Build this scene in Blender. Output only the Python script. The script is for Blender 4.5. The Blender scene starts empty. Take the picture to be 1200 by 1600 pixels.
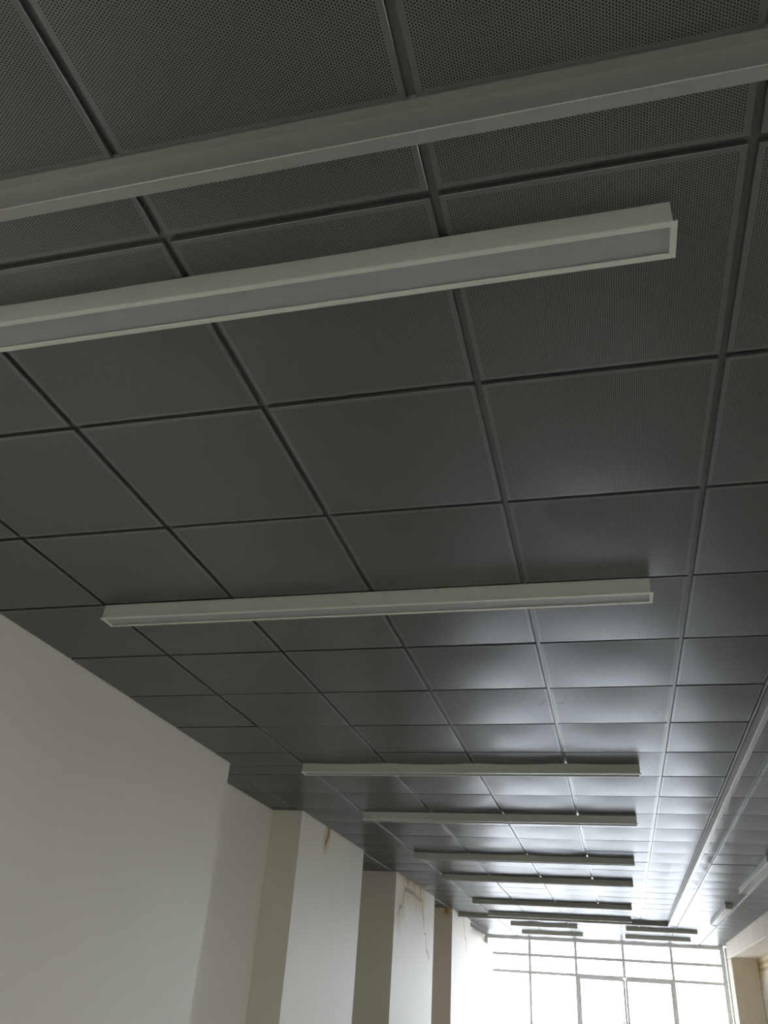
import bpy, bmesh, math, random
from mathutils import Vector, Matrix

random.seed(7)
scene = bpy.context.scene
col = scene.collection

# ------------------------------------------------------------------ camera
U = 0.6                      # one ceiling panel module in metres; the plan below is in modules
ZC = 2.998                   # ceiling underside above the floor (m)
F_PX, PITCH, ROLL, YAW = 1274.3, 0.54044, 0.07444, -0.28476
CX, CY, CH = -0.5793, -0.7552, 2.3304        # camera in modules, CH below the ceiling
ROW = 0.98864                # pitch of the rows of panels (modules)

def cam_axes():
    f0 = Vector((math.sin(YAW), math.cos(YAW), 0)); r0 = Vector((math.cos(YAW), -math.sin(YAW), 0)); u0 = Vector((0, 0, 1))
    w = f0 * math.cos(PITCH) + u0 * math.sin(PITCH); up = -f0 * math.sin(PITCH) + u0 * math.cos(PITCH)
    r = r0 * math.cos(ROLL) + up * math.sin(ROLL); u = -r0 * math.sin(ROLL) + up * math.cos(ROLL)
    return r, u, w
AR, AU, AW = cam_axes()
cam_d = bpy.data.cameras.new('camera'); cam = bpy.data.objects.new('camera', cam_d); col.objects.link(cam)
cam_d.sensor_fit = 'VERTICAL'; cam_d.sensor_height = 36.0; cam_d.lens = F_PX / 1600 * 36.0
cam_d.clip_start = 0.02; cam_d.clip_end = 300
M = Matrix((AR, AU, -AW)).transposed().to_4x4()
M.translation = Vector((CX * U, CY * U, ZC - CH * U))
cam.matrix_world = M
scene.camera = cam

# ------------------------------------------------------------------ world, daylight, exposure
WORLD_STRENGTH = 1.0
EXPOSURE = 3.90
world = bpy.data.worlds.new('overcast_sky'); scene.world = world; world.use_nodes = True
wn = world.node_tree.nodes; bg = wn.get('Background') or wn.new('ShaderNodeBackground')
bg.inputs[0].default_value = (0.91, 0.95, 1.0, 1); bg.inputs[1].default_value = WORLD_STRENGTH
scene.view_settings.view_transform = 'Standard'; scene.view_settings.look = 'None'
scene.view_settings.gamma = 1.0; scene.view_settings.use_curve_mapping = False
scene.view_settings.exposure = EXPOSURE
try:
    scene.cycles.max_bounces = 14; scene.cycles.diffuse_bounces = 9; scene.cycles.glossy_bounces = 6
    scene.cycles.transparent_max_bounces = 12
except Exception: pass

YW = 32.1                    # window wall (modules)
XWL, XWR = -5.25, 2.78       # window opening
pl = bpy.data.lights.new('window_daylight_portal', 'AREA'); pl.shape = 'RECTANGLE'
pl.size = (XWR - XWL) * U; pl.size_y = ZC; pl.cycles.is_portal = True
po = bpy.data.objects.new('window_daylight_portal', pl); col.objects.link(po)
po.location = ((XWL + XWR) / 2 * U, (YW + 0.35) * U, ZC / 2); po.rotation_euler = (-math.pi / 2, 0, 0)
YB = -14.0                   # end wall of the hall behind the camera (modules)
# unseen windows added to the right wall to brighten the near hall: (y0, y1, z0, z1) in modules
FILL_WINDOWS = [(-11.5, -5.0, -3.9, -0.6), (2.7, 3.85, -3.1, -0.8), (8.4, 9.4, -3.1, -0.8), (13.0, 13.6, -3.1, -0.8)]
for y0, y1, z0, z1 in FILL_WINDOWS:
    ps = bpy.data.lights.new('side_daylight_portal', 'AREA'); ps.shape = 'RECTANGLE'; ps.size = (z1 - z0) * U; ps.size_y = (y1 - y0) * U; ps.cycles.is_portal = True  # guides sampling of fill daylight through the added windows
    pso = bpy.data.objects.new('side_daylight_portal', ps); col.objects.link(pso)
    pso.location = (3.85 * U, (y0 + y1) / 2 * U, ZC + (z0 + z1) / 2 * U); pso.rotation_euler = (0, math.pi / 2, 0)

# ------------------------------------------------------------------ helpers
def W(x, y, z):              # modules (z from the ceiling) -> metres
    return Vector((x * U, y * U, ZC + z * U))
def ray(px, py): return ((px - 600) / F_PX * AR + (800 - py) / F_PX * AU + AW)
CAM = Vector((CX, CY, -CH))
def on_x(px, py, x): d = ray(px, py); return CAM + d * ((x - CX) / d.x)
def on_y(px, py, y): d = ray(px, py); return CAM + d * ((y - CY) / d.y)
def project(x, y, z=0.0):
    d = Vector((x, y, z)) - CAM; k = d.dot(AW)
    if k < 0.05: return None
    return (600 + F_PX * d.dot(AR) / k, 800 - F_PX * d.dot(AU) / k)

def tag(o, label=None, cat=None, group=None, kind=None):
    if label: o['label'] = label
    if cat: o['category'] = cat
    if group: o['group'] = group
    if kind: o['kind'] = kind
    return o
def link(name, me, parent=None, mats=()):
    o = bpy.data.objects.new(name, me); col.objects.link(o)
    if me is not None:
        for m in mats:
            if len(me.materials) < len(mats): me.materials.append(m)
    if parent: o.parent = parent
    return o
def box_bm(bm, a, b, bev=0.0, mat=0):
    a, b = Vector(a), Vector(b)
    lo = Vector(map(min, a, b)); hi = Vector(map(max, a, b))
    g = bmesh.ops.create_cube(bm, size=1.0)
    for v in g['verts']:
        v.co = Vector(((lo[i] + hi[i]) / 2 + v.co[i] * (hi[i] - lo[i])) for i in range(3))
    fs = {f for v in g['verts'] for f in v.link_faces}
    for f in fs: f.material_index = mat
    if bev > 0:
        es = list({e for v in g['verts'] for e in v.link_edges})
        bmesh.ops.bevel(bm, geom=es, offset=bev, segments=1, affect='EDGES', profile=0.5)
def mesh_from(name, bm, origin=None, smooth=False):
    if origin is not None:
        for v in bm.verts: v.co -= origin
    bmesh.ops.recalc_face_normals(bm, faces=bm.faces)
    me = bpy.data.meshes.new(name); bm.to_mesh(me); bm.free()
    if smooth:
        for p in me.polygons: p.use_smooth = True
    return me
def box(name, a, b, m, parent=None, bev=0.0, origin=None):
    """a box given by two corners in metres"""
    bm = bmesh.new(); box_bm(bm, a, b, bev)
    c = (Vector(a) + Vector(b)) / 2 if origin is None else Vector(origin)
    o = link(name, mesh_from(name, bm, c), parent, (m,))
    o.location = c - (parent.location if parent else Vector())
    return o

# ------------------------------------------------------------------ materials
def newmat(name):
    m = bpy.data.materials.new(name); m.use_nodes = True
    nt = m.node_tree; return m, nt, nt.nodes['Principled BSDF']
def node(nt, t, **kw):
    n = nt.nodes.new(t)
    for k, v in kw.items(): setattr(n, k, v)
    return n
def simple(name, c, rough=0.5, metal=0.0, var=0.05, scale=6.0, spec=0.5, bump=0.0):
    m, nt, p = newmat(name)
    tc = node(nt, 'ShaderNodeNewGeometry'); nz = node(nt, 'ShaderNodeTexNoise')
    nz.inputs['Scale'].default_value = scale; nz.inputs['Detail'].default_value = 5
    nt.links.new(tc.outputs['Position'], nz.inputs['Vector'])
    mx = node(nt, 'ShaderNodeMix', data_type='RGBA')
    mx.inputs[6].default_value = (*[v * (1 - var) for v in c], 1); mx.inputs[7].default_value = (*[min(1, v * (1 + var)) for v in c], 1)
    nt.links.new(nz.outputs['Fac'], mx.inputs[0]); nt.links.new(mx.outputs[2], p.inputs['Base Color'])
    p.inputs['Roughness'].default_value = rough; p.inputs['Metallic'].default_value = metal
    p.inputs['Specular IOR Level'].default_value = spec
    if bump > 0:
        b = node(nt, 'ShaderNodeBump'); b.inputs['Strength'].default_value = bump; b.inputs['Distance'].default_value = 0.002
        n2 = node(nt, 'ShaderNodeTexNoise'); n2.inputs['Scale'].default_value = 90; nt.links.new(tc.outputs['Position'], n2.inputs['Vector'])
        nt.links.new(n2.outputs['Fac'], b.inputs['Height']); nt.links.new(b.outputs['Normal'], p.inputs['Normal'])
    return m

def seg_distance(nt, vec, segs):
    """distance from a vector socket to the nearest of a list of 3-D segments (metres)"""
    best = None
    for a, b in segs:
        ba = b - a
        s1 = node(nt, 'ShaderNodeVectorMath', operation='SUBTRACT'); nt.links.new(vec, s1.inputs[0]); s1.inputs[1].default_value = a
        dt = node(nt, 'ShaderNodeVectorMath', operation='DOT_PRODUCT'); nt.links.new(s1.outputs[0], dt.inputs[0]); dt.inputs[1].default_value = ba / max(ba.length_squared, 1e-9)
        cl = node(nt, 'ShaderNodeClamp'); nt.links.new(dt.outputs['Value'], cl.inputs[0])
        sc = node(nt, 'ShaderNodeVectorMath', operation='SCALE'); sc.inputs[0].default_value = ba; nt.links.new(cl.outputs[0], sc.inputs['Scale'])
        s2 = node(nt, 'ShaderNodeVectorMath', operation='DISTANCE'); nt.links.new(s1.outputs[0], s2.inputs[0]); nt.links.new(sc.outputs[0], s2.inputs[1])
        if best is None: best = s2.outputs['Value']
        else:
            mn = node(nt, 'ShaderNodeMath', operation='MINIMUM'); nt.links.new(best, mn.inputs[0]); nt.links.new(s2.outputs['Value'], mn.inputs[1]); best = mn.outputs[0]
    return best

WALL_C = (0.80, 0.74, 0.65)
def wall_mat(name, stains=(), base=WALL_C, rough=0.55):
    """painted plaster; stains = [(segments, core width m, halo width m, core colour, halo colour, strength)]"""
    m = simple(name, base, rough, 0, 0.035, 1.3, 0.4, 0.08)
    nt = m.node_tree; p = nt.nodes['Principled BSDF']
    cur = p.inputs['Base Color'].links[0].from_socket
    g = node(nt, 'ShaderNodeNewGeometry'); nz = node(nt, 'ShaderNodeTexNoise'); nz.inputs['Scale'].default_value = 9; nz.inputs['Detail'].default_value = 6
    nt.links.new(g.outputs['Position'], nz.inputs['Vector'])
    for segs, wc, wh, cc, ch, k in stains:
        d = seg_distance(nt, g.outputs['Position'], segs)
        ad = node(nt, 'ShaderNodeMath', operation='MULTIPLY_ADD'); nt.links.new(nz.outputs['Fac'], ad.inputs[0]); ad.inputs[1].default_value = -wh * 1.1
        ad2 = node(nt, 'ShaderNodeMath', operation='ADD'); nt.links.new(d, ad2.inputs[0]); nt.links.new(ad.outputs[0], ad2.inputs[1]); ad.inputs[2].default_value = wh * 0.55
        for wdt, c, s, src in ((wh, ch, 0.85 * k, ad2.outputs[0]), (wc, cc, 0.9 * k, d)):
            mr = node(nt, 'ShaderNodeMapRange'); mr.interpolation_type = 'SMOOTHSTEP'
            mr.inputs['From Min'].default_value = wdt; mr.inputs['From Max'].default_value = wdt * 0.15
            mr.inputs['To Min'].default_value = 0; mr.inputs['To Max'].default_value = s
            nt.links.new(src, mr.inputs['Value'])
            mx = node(nt, 'ShaderNodeMix', data_type='RGBA'); nt.links.new(mr.outputs[0], mx.inputs[0]); nt.links.new(cur, mx.inputs[6]); mx.inputs[7].default_value = (*c, 1)
            cur = mx.outputs[2]
    nt.links.new(cur, p.inputs['Base Color'])
    return m

PANEL_C = (0.27, 0.27, 0.265)
PANEL_ROUGH, PANEL_METAL = 0.31, 0.76
def panel_paint(name, perforated, scuffs=None):
    m = simple(name, PANEL_C, PANEL_ROUGH, PANEL_METAL, 0.05, 3.0)
    nt = m.node_tree; p = nt.nodes['Principled BSDF']; out = nt.nodes['Material Output']
    p.inputs['Specular Tint'].default_value = (0.65, 0.67, 0.71, 1)
    if scuffs:
        cur = p.inputs['Base Color'].links[0].from_socket
        g = node(nt, 'ShaderNodeNewGeometry'); d = seg_distance(nt, g.outputs['Position'], scuffs)
        nz = node(nt, 'ShaderNodeTexNoise'); nz.inputs['Scale'].default_value = 60; nt.links.new(g.outputs['Position'], nz.inputs['Vector'])
        mr = node(nt, 'ShaderNodeMapRange'); mr.inputs['From Min'].default_value = 0.010; mr.inputs['From Max'].default_value = 0.002
        nt.links.new(d, mr.inputs['Value'])
        mu = node(nt, 'ShaderNodeMath', operation='MULTIPLY'); nt.links.new(mr.outputs[0], mu.inputs[0]); nt.links.new(nz.outputs['Fac'], mu.inputs[1])
        mx = node(nt, 'ShaderNodeMix', data_type='RGBA'); nt.links.new(mu.outputs[0], mx.inputs[0]); nt.links.new(cur, mx.inputs[6]); mx.inputs[7].default_value = (0.03, 0.03, 0.03, 1)
        nt.links.new(mx.outputs[2], p.inputs['Base Color'])
    if perforated:
        a = 0.0060; lx, ly = a * math.sqrt(3), a; r = 0.00140
        tc = node(nt, 'ShaderNodeTexCoord'); ds = []
        for off in (0, 1):
            ad = node(nt, 'ShaderNodeVectorMath', operation='ADD'); nt.links.new(tc.outputs['Object'], ad.inputs[0]); ad.inputs[1].default_value = (off * lx / 2, off * ly / 2, 0)
            wr = node(nt, 'ShaderNodeVectorMath', operation='WRAP'); nt.links.new(ad.outputs[0], wr.inputs[0])
            wr.inputs[1].default_value = (lx / 2, ly / 2, 5); wr.inputs[2].default_value = (-lx / 2, -ly / 2, -5)
            ml = node(nt, 'ShaderNodeVectorMath', operation='MULTIPLY'); nt.links.new(wr.outputs[0], ml.inputs[0]); ml.inputs[1].default_value = (1, 1, 0)
            ln = node(nt, 'ShaderNodeVectorMath', operation='LENGTH'); nt.links.new(ml.outputs[0], ln.inputs[0]); ds.append(ln.outputs['Value'])
        mn = node(nt, 'ShaderNodeMath', operation='MINIMUM'); nt.links.new(ds[0], mn.inputs[0]); nt.links.new(ds[1], mn.inputs[1])
        mr = node(nt, 'ShaderNodeMapRange'); mr.inputs['From Min'].default_value = r + 0.0002; mr.inputs['From Max'].default_value = r - 0.0002
        nt.links.new(mn.outputs[0], mr.inputs['Value'])
        felt = node(nt, 'ShaderNodeBsdfDiffuse'); felt.inputs[0].default_value = (0.012, 0.012, 0.012, 1)
        ms = node(nt, 'ShaderNodeMixShader'); nt.links.new(mr.outputs[0], ms.inputs[0]); nt.links.new(p.outputs[0], ms.inputs[1]); nt.links.new(felt.outputs[0], ms.inputs[2])
        nt.links.new(ms.outputs[0], out.inputs['Surface'])
    return m

def on_ceiling(px, py): d = ray(px, py); return W(*(CAM + d * (CH / d.z)))
SCUFF = [(on_ceiling(*a), on_ceiling(*b)) for a, b in (((843, 1101), (850, 1097)), ((848, 1094.5), (854, 1094)), ((853, 1101), (857, 1101)), ((868, 1098), (881, 1097.5)),
         ((918, 1123), (922, 1124)), ((752, 1123), (754, 1123)), ((1021, 1114), (1024, 1114.5)), ((1117, 1209), (1114, 1206)))]
M_PAN = panel_paint('panel_plain_paint', False)
M_PERF = panel_paint('panel_perforated_paint', True, SCUFF)
M_RUN = simple('runner_paint', (0.20, 0.20, 0.20), 0.30, 0.6, 0.04)
M_TRIM = simple('trim_aluminium', (0.43, 0.428, 0.405), 0.36, 0.5, 0.06)
M_VOID = simple('void_dark', (0.03, 0.03, 0.03), 0.9, 0, 0.1)
M_FIX = simple('fixture_white_enamel', (0.61, 0.62, 0.555), 0.42, 0.0, 0.02)
M_FLG = simple('fixture_flange_enamel', (0.74, 0.745, 0.67), 0.42, 0.0, 0.02)
M_DIF = simple('fixture_acrylic', (0.42, 0.41, 0.42), 0.30, 0.0, 0.05, 14)
M_FRAME = simple('window_frame_paint', (0.92, 0.92, 0.93), 0.35, 0.0, 0.02)
M_STEEL = simple('brushed_steel', (0.55, 0.55, 0.54), 0.3, 1.0, 0.05)
M_FLOOR = simple('floor_terrazzo', (0.64, 0.62, 0.59), 0.30, 0.0, 0.10, 12)
M_GROUND = simple('pavement', (0.55, 0.54, 0.52), 0.8, 0, 0.1, 2)
M_WALL = wall_mat('wall_plaster')
M_BEAM = simple('beam_plaster', (0.75, 0.69, 0.595), 0.7, 0, 0.16, 3.0, 0.3, 0.15)
M_PILLAR = simple('pillar_plaster_tan', (0.82, 0.735, 0.585), 0.75, 0, 0.10, 3.0, 0.3, 0.15)
def glass_mat(name, tint):
    m, nt, p = newmat(name); out = nt.nodes['Material Output']; nt.nodes.remove(p)
    t = node(nt, 'ShaderNodeBsdfTransparent'); t.inputs[0].default_value = (*tint, 1)
    gl = node(nt, 'ShaderNodeBsdfGlossy'); gl.inputs['Roughness'].default_value = 0.02
    fr = node(nt, 'ShaderNodeFresnel'); fr.inputs[0].default_value = 1.3
    ms = node(nt, 'ShaderNodeMixShader'); nt.links.new(fr.outputs[0], ms.inputs[0]); nt.links.new(t.outputs[0], ms.inputs[1]); nt.links.new(gl.outputs[0], ms.inputs[2])
    nt.links.new(ms.outputs[0], out.inputs['Surface']); return m
M_GLASS = glass_mat('tinted_window_glass', (0.875, 0.89, 0.90)); M_CLEAR = glass_mat('clear_window_glass', (0.94, 0.96, 0.95))  # clear glass serves only the added side windows

def poly(pts): return list(zip(pts[:-1], pts[1:]))
XL = -4.93
def wl(pts): return poly([W(XL, *(on_x(px, py, XL).yz)) for px, py in pts])
OL, OL2 = (0.085, 0.050, 0.010), (0.60, 0.43, 0.18)
RU, RU2 = (0.17, 0.085, 0.015), (0.58, 0.42, 0.16)
st_a = wl([(514.5, 1291), (513.4, 1305), (509, 1317.5)])
st_b = (wl([(637.2, 1372), (637.2, 1389)]) + wl([(647.8, 1379), (648.3, 1396)]) + wl([(657.5, 1384), (656.7, 1406)])
        + wl([(633.3, 1389), (643.3, 1394), (655.8, 1405.8), (660, 1406.7)]) + wl([(633, 1389), (630, 1405), (628, 1416.7), (624, 1418), (623.3, 1426.7)]))
st_b2 = wl([(660, 1406.7), (660.5, 1431.7), (662, 1435), (663, 1458.3), (665.3, 1460.8), (665.8, 1483.3), (668, 1488.3), (669.7, 1498)])
st_c = wl([(724.5, 1433), (724.8, 1445), (726.5, 1465), (728.5, 1468), (728.8, 1486)])
st_d = poly([W(*on_y(697.5, 1418, 23.63)), W(*on_y(697.3, 1426, 23.63))])
M_PIER_A = wall_mat('pier_plaster_single_stain', [(st_a, 0.032, 0.12, RU, RU2, 1.0)])
M_PIER_B = wall_mat('pier_plaster_branching_stain', [(st_b, 0.042, 0.30, OL, OL2, 1.0), (st_b2, 0.032, 0.06, OL, OL2, 0.9)])
M_PIER_C = wall_mat('pier_plaster_fine_crack', [(st_c, 0.030, 0.05, (0.3, 0.28, 0.22), (0.6, 0.56, 0.48), 0.8), (st_d, 0.03, 0.10, (0.25, 0.18, 0.06), OL2, 0.9)])

# ------------------------------------------------------------------ the setting: floor, walls, piers
ZF = -ZC / U                 # floor in modules from the ceiling
XR = 3.50                    # right wall face
XREC1, XREC2 = -5.40, -5.75  # backs of the recesses in the left wall
def sbox(name, a, b, m, parent=None, bev=0.0):
    o = box(name, W(*a), W(*b), m, parent, bev)
    if not parent: tag(o, kind='structure')
    return o
fl = sbox('floor', (-6.4, YB - .4, ZF - .25), (XR + .5, YW + .5, ZF), M_FLOOR)
tag(fl, 'pale polished terrazzo floor of the long hall', 'floor')
w = sbox('wall_left', (-6.2, YB, ZF), (XREC2, YW + .4, .30), M_WALL); tag(w, 'off-white plaster left wall behind the piers', 'wall')
for a, b, m, lab in (
        ((XREC2, YB, ZF), (XL, 8.37, .30), M_WALL, 'plain off-white wall face nearest the camera on the left'),
        ((XREC2, 8.37, ZF), (XREC1, 11.03, .30), M_WALL, 'shallow off-white recess back between near wall face and first pier'),
        ((XREC2, 11.03, ZF), (XL, 14.44, .30), M_PIER_A, 'white wall pier with one short rusty streak under the ceiling'),
        ((XREC2, 17.0, ZF), (XL, 21.1, .30), M_PIER_B, 'white wall pier with branching brown water stain and long crack'),
        ((XREC2, 23.63, ZF), (XL, 26.78, .30), M_PIER_C, 'white wall pier with thin grey crack nearest the window'),
        ((XREC2, 26.78, ZF), (XL - .01, YW, -.38), M_WALL, 'white wall face beside the window below a shallow niche'),
        ((XREC2, 26.78, -.38), (XREC1 + .12, YW, .30), M_WALL, 'grey niche back above the white wall face beside the window')):
    o = sbox('wall_left_section', a, b, m); tag(o, lab, 'wall')
w = sbox('wall_back', (-6.2, YB - .4, ZF), (XR + .4, YB, .30), M_WALL); tag(w, 'plain off-white wall behind the camera', 'wall')
st_r = [(W(XR, 20, -.62), W(XR, 31, -.60)), (W(XR, 24, -.8), W(XR, 30.5, -.75))]
M_WALL_R = wall_mat('wall_right_plaster', [(st_r, 0.05, 0.22, (0.30, 0.20, 0.06), (0.58, 0.46, 0.20), 0.9)], (0.66, 0.63, 0.57))
bm = bmesh.new(); yp = YB
for y0, y1, z0, z1 in FILL_WINDOWS:  # cut the wall open for the added fill windows
    box_bm(bm, W(XR, yp, ZF), W(XR + .3, y0, .30)); box_bm(bm, W(XR, y0, ZF), W(XR + .3, y1, z0)); box_bm(bm, W(XR, y0, z1), W(XR + .3, y1, .30)); yp = y1
box_bm(bm, W(XR, yp, ZF), W(XR + .3, YW + .4, .30))
w = link('wall_right', mesh_from('wall_right', bm), None, (M_WALL_R,)); tag(w, 'beige plaster right wall with yellow damp band under the beam', 'wall', kind='structure')
bmx = sbox('beam_right', (2.73, YB, -.45), (XR, 30.75, .02), M_BEAM, bev=.012); tag(bmx, 'rough cream plaster beam running along the right ceiling edge', 'beam')
for y0, y1, lab in ((29.75, 30.75, 'tan plaster pillar under the beam end beside the window'), (22.0, 23.0, None), (14.2, 15.2, None)):
    if lab is None: continue
    o = sbox('pillar_right', (2.73, y0, ZF), (XR, y1, -.45), M_PILLAR, bev=.012); tag(o, lab, 'pillar')
# wall round the window opening
o = sbox('wall_front', (XWR + .16, YW, ZF), (XR, YW + .4, .30), M_WALL); tag(o, 'white wall strip between window and right wall', 'wall')
o = sbox('wall_front_left', (-6.2, YW + .4, ZF), (XWL, YW + .45, .30), M_WALL); tag(o, 'narrow white wall strip left of the window', 'wall')
o = sbox('trim_4', (XWR + .02, YW - .22, ZF), (XWR + .15, YW + .05, -.02), simple('jamb_white', (0.85, 0.85, 0.84), .4), bev=.02); tag(o, 'white vertical trim beside the right window jamb', 'trim')

# ------------------------------------------------------------------ ceiling: slab, runners, panels
slab = sbox('ceiling', (-6.2, YB - .4, .05), (XR + .4, YW + .4, .35), M_VOID)
tag(slab, 'dark grey suspended ceiling of square perforated metal panels', 'ceiling')
GAP = 0.030; DEP = 0.021
NR0, NR1 = -1, 33
def run_strip(name, x0, x1, y0, y1, z=DEP):
    o = box(name, W(x0, y0, z), W(x1, y1, z + .012), M_RUN, slab); return o
YEND = YW - .05
for k in range(-5, 3):
    y0 = 8.37 if k == -5 else YB + .05
    run_strip('main_runner', k - .035, k + .035, y0, YEND)
for j in range(NR0 - 2, NR1):
    y = j * ROW
    if y < YEND: run_strip('cross_runner', -5.7 if y > 8.4 else -4.9, 2.70, y - .035, y + .035, DEP + .002)

TX0, TX1 = 0.700, 0.748      # right trim (modules)
TY0, TY1 = 0.675, 0.722      # near trim
TF0, TF1 = 24.60, 24.66      # far trim
LED = 0.030
cells = []
def col_edges(y):
    left = XL
    for a, b, x in ((8.37, 11.03, XREC1), (14.44, 17.0, XREC2), (21.1, 23.63, XREC2), (26.78, YW, XREC1 + .12)):
        if a <= y < b: left = x
    e = []
    for k in range(-6, 3):
        a, b = max(k + GAP / 2, left + .004), min(k + 1 - GAP / 2, 2.725)
        if b - a < 0.03: continue
        if k == 0 and TY0 < y < TF0:
            e += [(a, TX0 - LED), (TX1 + .001, b)]
        else: e.append((a, b))
    return e
ybreaks = [8.37, 11.03, 14.44, 17.0, 21.1, 23.63, 26.78]
for j in range(NR0, NR1):
    a, b = j * ROW + GAP / 2, min((j + 1) * ROW - GAP / 2, YEND)
    if b - a < .05: continue
    # main field, columns right of -4
    for x0, x1 in [e for e in col_edges((a + b) / 2) if e[0] > -4.5]:
        ys = [(a, b)]
        if a < TY0 < b and x1 < TX1: ys = [(a, TY0 - LED), (TY1 + .001, b)]
        if a < TF0 < b and x1 < TX1: ys = [(a, TF0 - LED), (TF1 + .001, b)]
        for y0, y1 in ys:
            if y1 - y0 > .03: cells.append((x0, x1, y0, y1))
    # edge columns broken by the piers
    ys = [a] + [t for t in ybreaks if a + .03 < t < b - .03] + [b]
    for y0, y1 in zip(ys[:-1], ys[1:]):
        for x0, x1 in [e for e in col_edges((y0 + y1) / 2) if e[0] <= -4.5]:
            cells.append((x0, x1, y0, y1))

def panel_mesh(w, h, bulge, tx, ty, seed):
    """pan of sheet metal: folded edges, plain border, perforated field with a slight sag"""
    bm = bmesh.new(); hx, hy = w / 2, h / 2
    mg = min(0.0105, hx * .3, hy * .3); r = 0.0012
    n = 6
    ch = 0.0011
    hx -= ch; hy -= ch
    def axis(hh): return [-hh] + [-hh + mg + (2 * hh - 2 * mg) * i / n for i in range(n + 1)] + [hh]
    xs, ys = axis(hx), axis(hy)
    def zz(x, y):
        u, v = x / hx, y / hy
        return -bulge * ((1 - u ** 2) * (1 - v ** 2)) + tx * u + ty * v
    g = [[bm.verts.new((x, y, zz(x, y))) for x in xs] for y in ys]
    N = len(xs)
    for i in range(N - 1):
        for k in range(N - 1):
            f = bm.faces.new((g[i][k], g[i + 1][k], g[i + 1][k + 1], g[i][k + 1])); f.smooth = True
            f.material_index = 0 if (i in (0, N - 2) or k in (0, N - 2)) else 1
    ring = [g[0][k] for k in range(N)] + [g[i][N - 1] for i in range(1, N)] + [g[N - 1][k] for k in range(N - 2, -1, -1)] + [g[i][0] for i in range(N - 2, 0, -1)]
    lip = []
    for v in ring:
        sx = ch if v.co.x > hx - 1e-6 else (-ch if v.co.x < -hx + 1e-6 else 0); sy = ch if v.co.y > hy - 1e-6 else (-ch if v.co.y < -hy + 1e-6 else 0)
        lip.append(bm.verts.new((v.co.x + sx, v.co.y + sy, v.co.z + ch)))
    for i in range(len(ring)):
        q = (i + 1) % len(ring); bm.faces.new((ring[i], ring[q], lip[q], lip[i])).smooth = False
    ring, inner = lip, ring
    top = [bm.verts.new((v.co.x, v.co.y, DEP * U)) for v in ring]
    for i in range(len(ring)):
        q = (i + 1) % len(ring)
        f = bm.faces.new((ring[i], ring[q], top[q], top[i])); f.smooth = False
    bmesh.ops.recalc_face_normals(bm, faces=bm.faces)
    me = bpy.data.meshes.new('ceiling_panel')
    bm.to_mesh(me); bm.free()
    # keep the fold crisp
    for e in me.edges: e.use_edge_sharp = False
    ringset = set()
    me.update()
    top_i = set(range(len(me.vertices) - 2 * len(ring), len(me.vertices)))
    for e in me.edges:
        a, b = e.vertices
        if a in top_i or b in top_i: continue
        va, vb = me.vertices[a].co, me.vertices[b].co
        if (abs(abs(va.x) - hx) < 1e-6 and abs(va.x - vb.x) < 1e-6) or (abs(abs(va.y) - hy) < 1e-6 and abs(va.y - vb.y) < 1e-6): e.use_edge_sharp = True
    # winding: the underside must face down
    if sum(p.normal.z * p.area for p in me.polygons) > 0: me.flip_normals()
    me.materials.append(M_PAN); me.materials.append(M_PERF)
    return me
BULGE = (0.0075, 0.0125)
bank = {}
def get_panel(w, h):
    key = (round(w, 3), round(h, 3))
    full = w > .56 and h > .56
    nvar = 8 if full else 2
    if key not in bank:
        s = min(1, w / .58) * min(1, h / .58)
        bank[key] = [panel_mesh(w, h, random.uniform(*BULGE) * (0.35 + .65 * s), random.uniform(-.0008, .0008), random.uniform(-.0012, .0012), i) for i in range(nvar)]
    return random.choice(bank[key])
def seen_area(c):
    pts = [project(x, y) for x in c[:2] for y in c[2:]]
    if any(p is None for p in pts): return 0
    xs = [min(1200, max(0, p[0])) for p in pts]; ys = [min(1600, max(0, p[1])) for p in pts]
    return (max(xs) - min(xs)) * (max(ys) - min(ys))
cells.sort(key=seen_area, reverse=True)
rest = bmesh.new()
for i, (x0, x1, y0, y1) in enumerate(cells):
    me = get_panel((x1 - x0) * U, (y1 - y0) * U)
    c = W((x0 + x1) / 2, (y0 + y1) / 2, 0)
    if i < 300:
        o = link('panel', me, slab); o.location = c - slab.location
    else:
        off = len(rest.verts); tmp = me.copy(); tmp.transform(Matrix.Translation(c)); rest.from_mesh(tmp); bpy.data.meshes.remove(tmp)
# the rows behind the camera, too many to be parts
for j in range(-14, NR0):
    a, b = j * ROW + GAP / 2, (j + 1) * ROW - GAP / 2
    for x0, x1 in col_edges(-1):
        me = get_panel((x1 - x0) * U, (b - a) * U); tmp = me.copy(); tmp.transform(Matrix.Translation(W((x0 + x1) / 2, (a + b) / 2, 0))); rest.from_mesh(tmp); bpy.data.meshes.remove(tmp)
me = bpy.data.meshes.new('panel_remainder'); rest.to_mesh(me); rest.free()
o = link('panel_remainder', me, slab, (M_PAN, M_PERF)); o.location = -slab.location; tag(o, kind='stuff')

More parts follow.
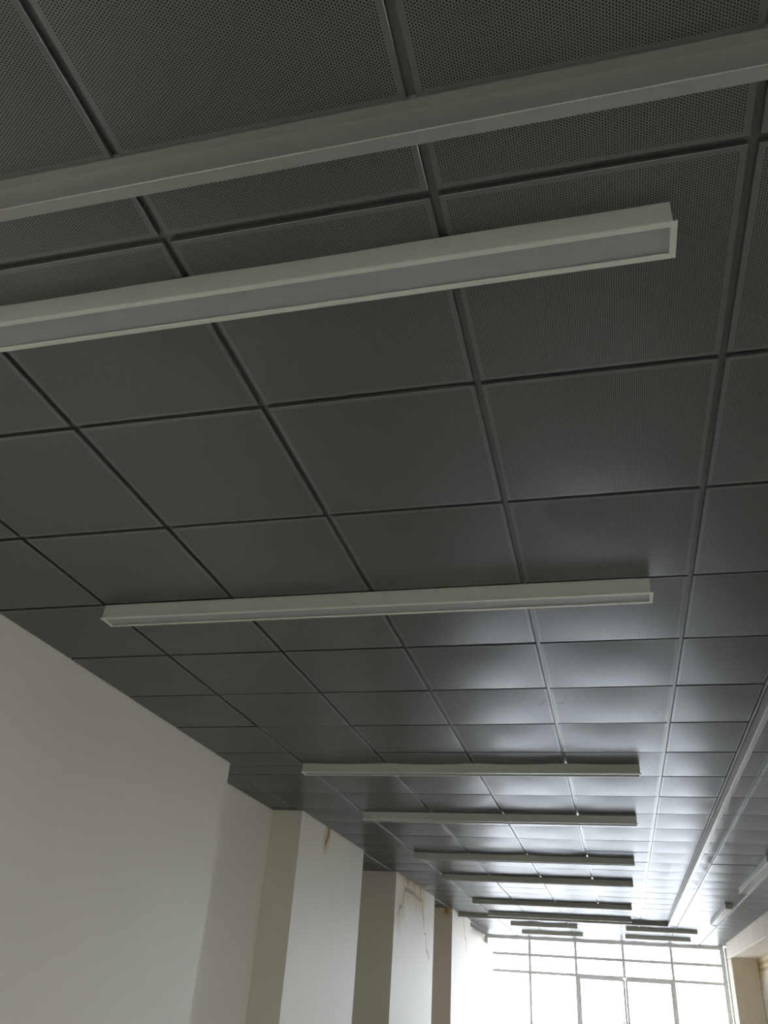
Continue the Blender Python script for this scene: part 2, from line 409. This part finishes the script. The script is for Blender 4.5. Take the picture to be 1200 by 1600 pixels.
# trims: dropped aluminium strip with a small ledge, three sides of a rectangle
DR = 0.118
def trim(name, a, b, ledge_a, ledge_b, lab):
    bm = bmesh.new()
    box_bm(bm, W(*a), W(*b), 0.0015)
    box_bm(bm, W(*ledge_a), W(*ledge_b))
    c = (W(*a) + W(*b)) / 2
    o = link(name, mesh_from(name, bm, c), None, (M_TRIM,)); o.location = c
    tag(o, lab, 'trim', kind='structure'); return o
trim('trim_1', (XL, TY0, -DR), (TX1, TY1, .0), (XL, TY0 - LED, -.006), (TX0, TY0, .02), 'grey metal trim strip crossing the ceiling nearest the camera')
trim('trim_2', (TX0, TY1, -DR), (TX1, TF1, .0), (TX0 - LED + .006, TY1, -.006), (TX0 - .006, TF0, .02), 'long grey metal trim strip running to the window on the right')
trim('trim_3', (XL, TF0, -DR), (TX0, TF1, .0), (XL, TF0 - LED, -.004), (TX0 - LED, TF0, .02), 'grey metal trim strip crossing the ceiling before the window')
o = sbox('trim_5', (XWL, YW - .06, -.10), (XWR, YW + .10, .03), M_FRAME); tag(o, 'pale head trim above the window wall', 'trim')

# ------------------------------------------------------------------ ceiling lights
LW, LD = 0.148, 0.096        # body width and drop (modules)
def make_light(length):
    """box housing along X, open frame flange below, recessed diffuser; origin at the middle of its top"""
    L, w, d = length * U, LW * U, LD * U
    root = bpy.data.objects.new('ceiling_light', None); col.objects.link(root)
    bm = bmesh.new()
    wall_t = 0.004
    for a, b in (((-L / 2, -w / 2, -d), (L / 2, -w / 2 + wall_t, 0)), ((-L / 2, w / 2 - wall_t, -d), (L / 2, w / 2, 0)),
                 ((-L / 2, -w / 2 + wall_t, -d), (-L / 2 + wall_t, w / 2 - wall_t, 0)), ((L / 2 - wall_t, -w / 2 + wall_t, -d), (L / 2, w / 2 - wall_t, 0)),
                 ((-L / 2 + wall_t, -w / 2 + wall_t, -wall_t), (L / 2 - wall_t, w / 2 - wall_t, 0))):
        box_bm(bm, a, b)
    link('housing', mesh_from('housing', bm), root, (M_FIX,))
    bm = bmesh.new(); o = 0.0085; t = 0.0045; i = 0.0085; yo = 0.002
    X, Y = L / 2 + o, w / 2 + yo
    box_bm(bm, (-X, -Y, -d - t), (X, -w / 2 + i + 0.002, -d), .0006); box_bm(bm, (-X, w / 2 - i - 0.002, -d - t), (X, Y, -d), .0006)
    box_bm(bm, (-X, -w / 2 + i + .002, -d - t), (-L / 2 + i - .004, w / 2 - i - .002, -d), .0006); box_bm(bm, (L / 2 - i + .004, -w / 2 + i + .002, -d - t), (X, w / 2 - i - .002, -d), .0006)
    link('flange', mesh_from('flange', bm), root, (M_FLG,))
    bm = bmesh.new(); box_bm(bm, (-L / 2 + wall_t, -w / 2 + wall_t, -d + .002), (L / 2 - wall_t, w / 2 - wall_t, -d + .005))
    link('diffuser', mesh_from('diffuser', bm), root, (M_DIF,))
    return root
def copy_light(src):
    r = src.copy(); col.objects.link(r)
    for ch in src.children:
        c = ch.copy(); col.objects.link(c); c.parent = r
    return r
LX0, LX1 = -3.995, -0.240
rows = [(1.168, 'long white ceiling light overhead, its left end beyond the picture, nearest the trim'),
        (3.950, 'long white ceiling light, second from the near trim, both ends in view'),
        (8.340, 'long white ceiling light, third from the near trim, beside the first wall pier recess'),
        (11.010, 'long ceiling light level with the near edge of the rust-streaked pier, fourth from near trim'),
        (14.400, 'long backlit ceiling light, fifth from the near trim'),
        (17.040, 'long backlit ceiling light, sixth from the near trim'),
        (21.080, 'long backlit ceiling light, seventh from the near trim'),
        (23.950, 'long backlit ceiling light just in front of the far trim strip')]
long0 = make_light(LX1 - LX0); short0 = make_light(1.95)
ZL = -.004
for i, (y, lab) in enumerate(rows):
    o = long0 if i == 0 else copy_light(long0)
    o.location = W((LX0 + LX1) / 2, y + LW / 2, ZL); tag(o, lab, 'ceiling light', 'long lights across the ceiling')
shorts = [(-3.69, 26.55, 'short ceiling light beyond the far trim, left one of the nearer pair'), (-3.64, 29.30, 'short ceiling light closest to the window on the left'),
          (-0.37, 26.45, 'short ceiling light beyond the far trim, right one of the nearer pair'), (-0.38, 29.20, 'short ceiling light closest to the window on the right')]
for i, (x, y, lab) in enumerate(shorts):
    o = short0 if i == 0 else copy_light(short0)
    o.location = W(x + .975, y + LW / 2, ZL); tag(o, lab, 'ceiling light', 'short lights before the window')
for y0, lab in ((13.80, 'white ceiling light running lengthwise on the right, at the picture edge'), (20.10, 'white ceiling light running lengthwise on the right, nearer the window')):
    o = copy_light(long0); o.rotation_euler = (0, 0, math.pi / 2)
    o.location = W(1.715 + LW / 2, y0 + (LX1 - LX0) / 2, ZL); tag(o, lab, 'ceiling light', 'lengthwise lights on the right')

# ------------------------------------------------------------------ window wall and doors
win = bpy.data.objects.new('window_1', None); col.objects.link(win); win.location = W((XWL + XWR) / 2, YW, ZF)
tag(win, 'floor to ceiling glazed window wall with pale slender frame at the far end', 'window', kind='structure')
VX = [XWL + .05, -3.66, -2.08, -0.49, 1.09, XWR - .06]
FW = 0.045
def wbox(name, a, b, m, parent=win, bev=.002): return box(name, W(*a), W(*b), m, parent, bev)
Z1, Z2 = -0.565, -1.095
DOORS = (2, 3)               # bays between mullions 2-3 and 3-4 hold the door leaves
for i, x in enumerate(VX):
    wd = FW if 0 < i < 5 else .07
    wbox('mullion', (x - wd, YW - .05, Z2 if i == 3 else ZF), (x + wd, YW + .07, -.10), M_FRAME)
for z in (Z1, Z2):
    for a, b in zip(VX[:-1], VX[1:]): wbox('transom', (a + FW, YW - .045, z - .045), (b - FW, YW + .065, z + .045), M_FRAME)
for k, (a, b) in enumerate(zip(VX[:-1], VX[1:])):
    for z0, z1 in ((Z1, -.10), (Z2, Z1), (ZF, Z2)):
        if z0 == ZF and k in DOORS: continue
        wbox('pane', (a + FW, YW + .005, z0 + (.045 if z0 > ZF else 0)), (b - FW, YW + .015, z1 - .045), M_GLASS, bev=0)
def leaf(name, x0, x1, hx, lab):
    d = bpy.data.objects.new(name, None); col.objects.link(d); d.location = W((x0 + x1) / 2, YW, ZF); tag(d, lab, 'door', kind='structure')
    zt = Z2 - .046
    for a, b in (((x0, ZF), (x0 + .075, zt)), ((x1 - .075, ZF), (x1, zt)), ((x0 + .075, zt - .06), (x1 - .075, zt)), ((x0 + .075, ZF), (x1 - .075, ZF + .12))):
        wbox('leaf_frame', (a[0], YW - .03, a[1]), (b[0], YW + .04, b[1]), M_FRAME, d)
    wbox('pane', (x0 + .075, YW + .002, ZF + .12), (x1 - .075, YW + .012, zt - .06), M_GLASS, d, 0)
    bm = bmesh.new()
    bmesh.ops.create_cone(bm, cap_ends=True, segments=14, radius1=.016, radius2=.016, depth=.80, matrix=Matrix.Translation((0, -.07, 0)))
    for zz in (-.3, .3): bmesh.ops.create_cone(bm, cap_ends=True, segments=10, radius1=.008, radius2=.008, depth=.06, matrix=Matrix.Translation((0, -.035, zz)) @ Matrix.Rotation(math.pi / 2, 4, 'X'))
    h = link('handle', mesh_from('handle', bm, smooth=True), d, (M_STEEL,)); h.location = W(hx, YW, -2.37) - Vector((0, 0.02, .40)) - d.location
    tag(h, 'vertical steel pull handle')
leaf('door_1', VX[2] + FW, VX[3] - .002, VX[3] - .125, 'glazed door leaf with vertical pull handle, left of the pair')
leaf('door_2', VX[3] + .002, VX[4] - FW, VX[3] + .045, 'glazed door leaf with vertical pull handle, right of the pair')

for k, (y0, y1, z0, z1) in enumerate(FILL_WINDOWS):
    ws = bpy.data.objects.new('window_%d' % (2 + k), None); col.objects.link(ws); ws.location = W(XR + .15, (y0 + y1) / 2, z0)  # unseen windows, added to let in fill daylight
    tag(ws, ('wide side window in the right wall behind the camera', 'narrow side window in the right wall beyond the picture edge, nearest the camera', 'narrow side window in the right wall beyond the picture edge, second from the camera', 'narrow side window in the right wall beyond the picture edge, farthest from the camera')[k], 'window', kind='structure')
    for a_, b_ in (((y0, z0), (y0 + .06, z1)), ((y1 - .06, z0), (y1, z1)), ((y0 + .06, z0), (y1 - .06, z0 + .06)), ((y0 + .06, z1 - .06), (y1 - .06, z1))):
        wbox('window_frame', (XR + .08, *a_), (XR + .22, *b_), M_FRAME, ws)
    wbox('pane', (XR + .14, y0 + .06, z0 + .06), (XR + .15, y1 - .06, z1 - .06), M_CLEAR, ws, 0)

# ------------------------------------------------------------------ outside
g = box('ground_beside', ((XR + .6) * U, (YB - .5) * U, -.25), (40, (YW + .5) * U, -.02), M_GROUND); tag(g, 'pale pavement beyond the side windows', 'ground', kind='structure')
g = box('ground_outside', (-40, (YW + .5) * U, -.25), (40, 90, -.02), M_GROUND); tag(g, 'bright pale pavement outside the window', 'ground', kind='structure')

# a pale lamp on a bracket outside, seen through the top right panes
lamp = bpy.data.objects.new('outdoor_lamp', None); col.objects.link(lamp); LY = YW + 1.9
lamp.location = W(2.62, LY, -.68); tag(lamp, 'pale dome lamp on a thin rod outside the top right window panes', 'lamp')
box('rod', W(2.345, LY - .012, -.66), W(2.365, LY + .012, .45), M_STEEL, lamp)
box('bracket', W(2.345, LY - .02, -.69), W(2.90, LY + .02, -.66), M_STEEL, lamp)
bm = bmesh.new(); bmesh.ops.create_uvsphere(bm, u_segments=24, v_segments=12, radius=.17)
bmesh.ops.bisect_plane(bm, geom=bm.verts[:] + bm.edges[:] + bm.faces[:], plane_co=(0, 0, 0), plane_no=(0, 0, -1), clear_outer=True)
for v in bm.verts: v.co.z *= .75
bmesh.ops.holes_fill(bm, edges=[e for e in bm.edges if e.is_boundary])
sh = link('shade', mesh_from('shade', bm), lamp, (simple('shade_white', (.85, .85, .84), .4),)); sh.location = Vector((0, 0, .012))
pole = box('pole', W(2.88, LY - .06, ZF), W(2.98, LY + .06, .9), M_STEEL, lamp, .01)
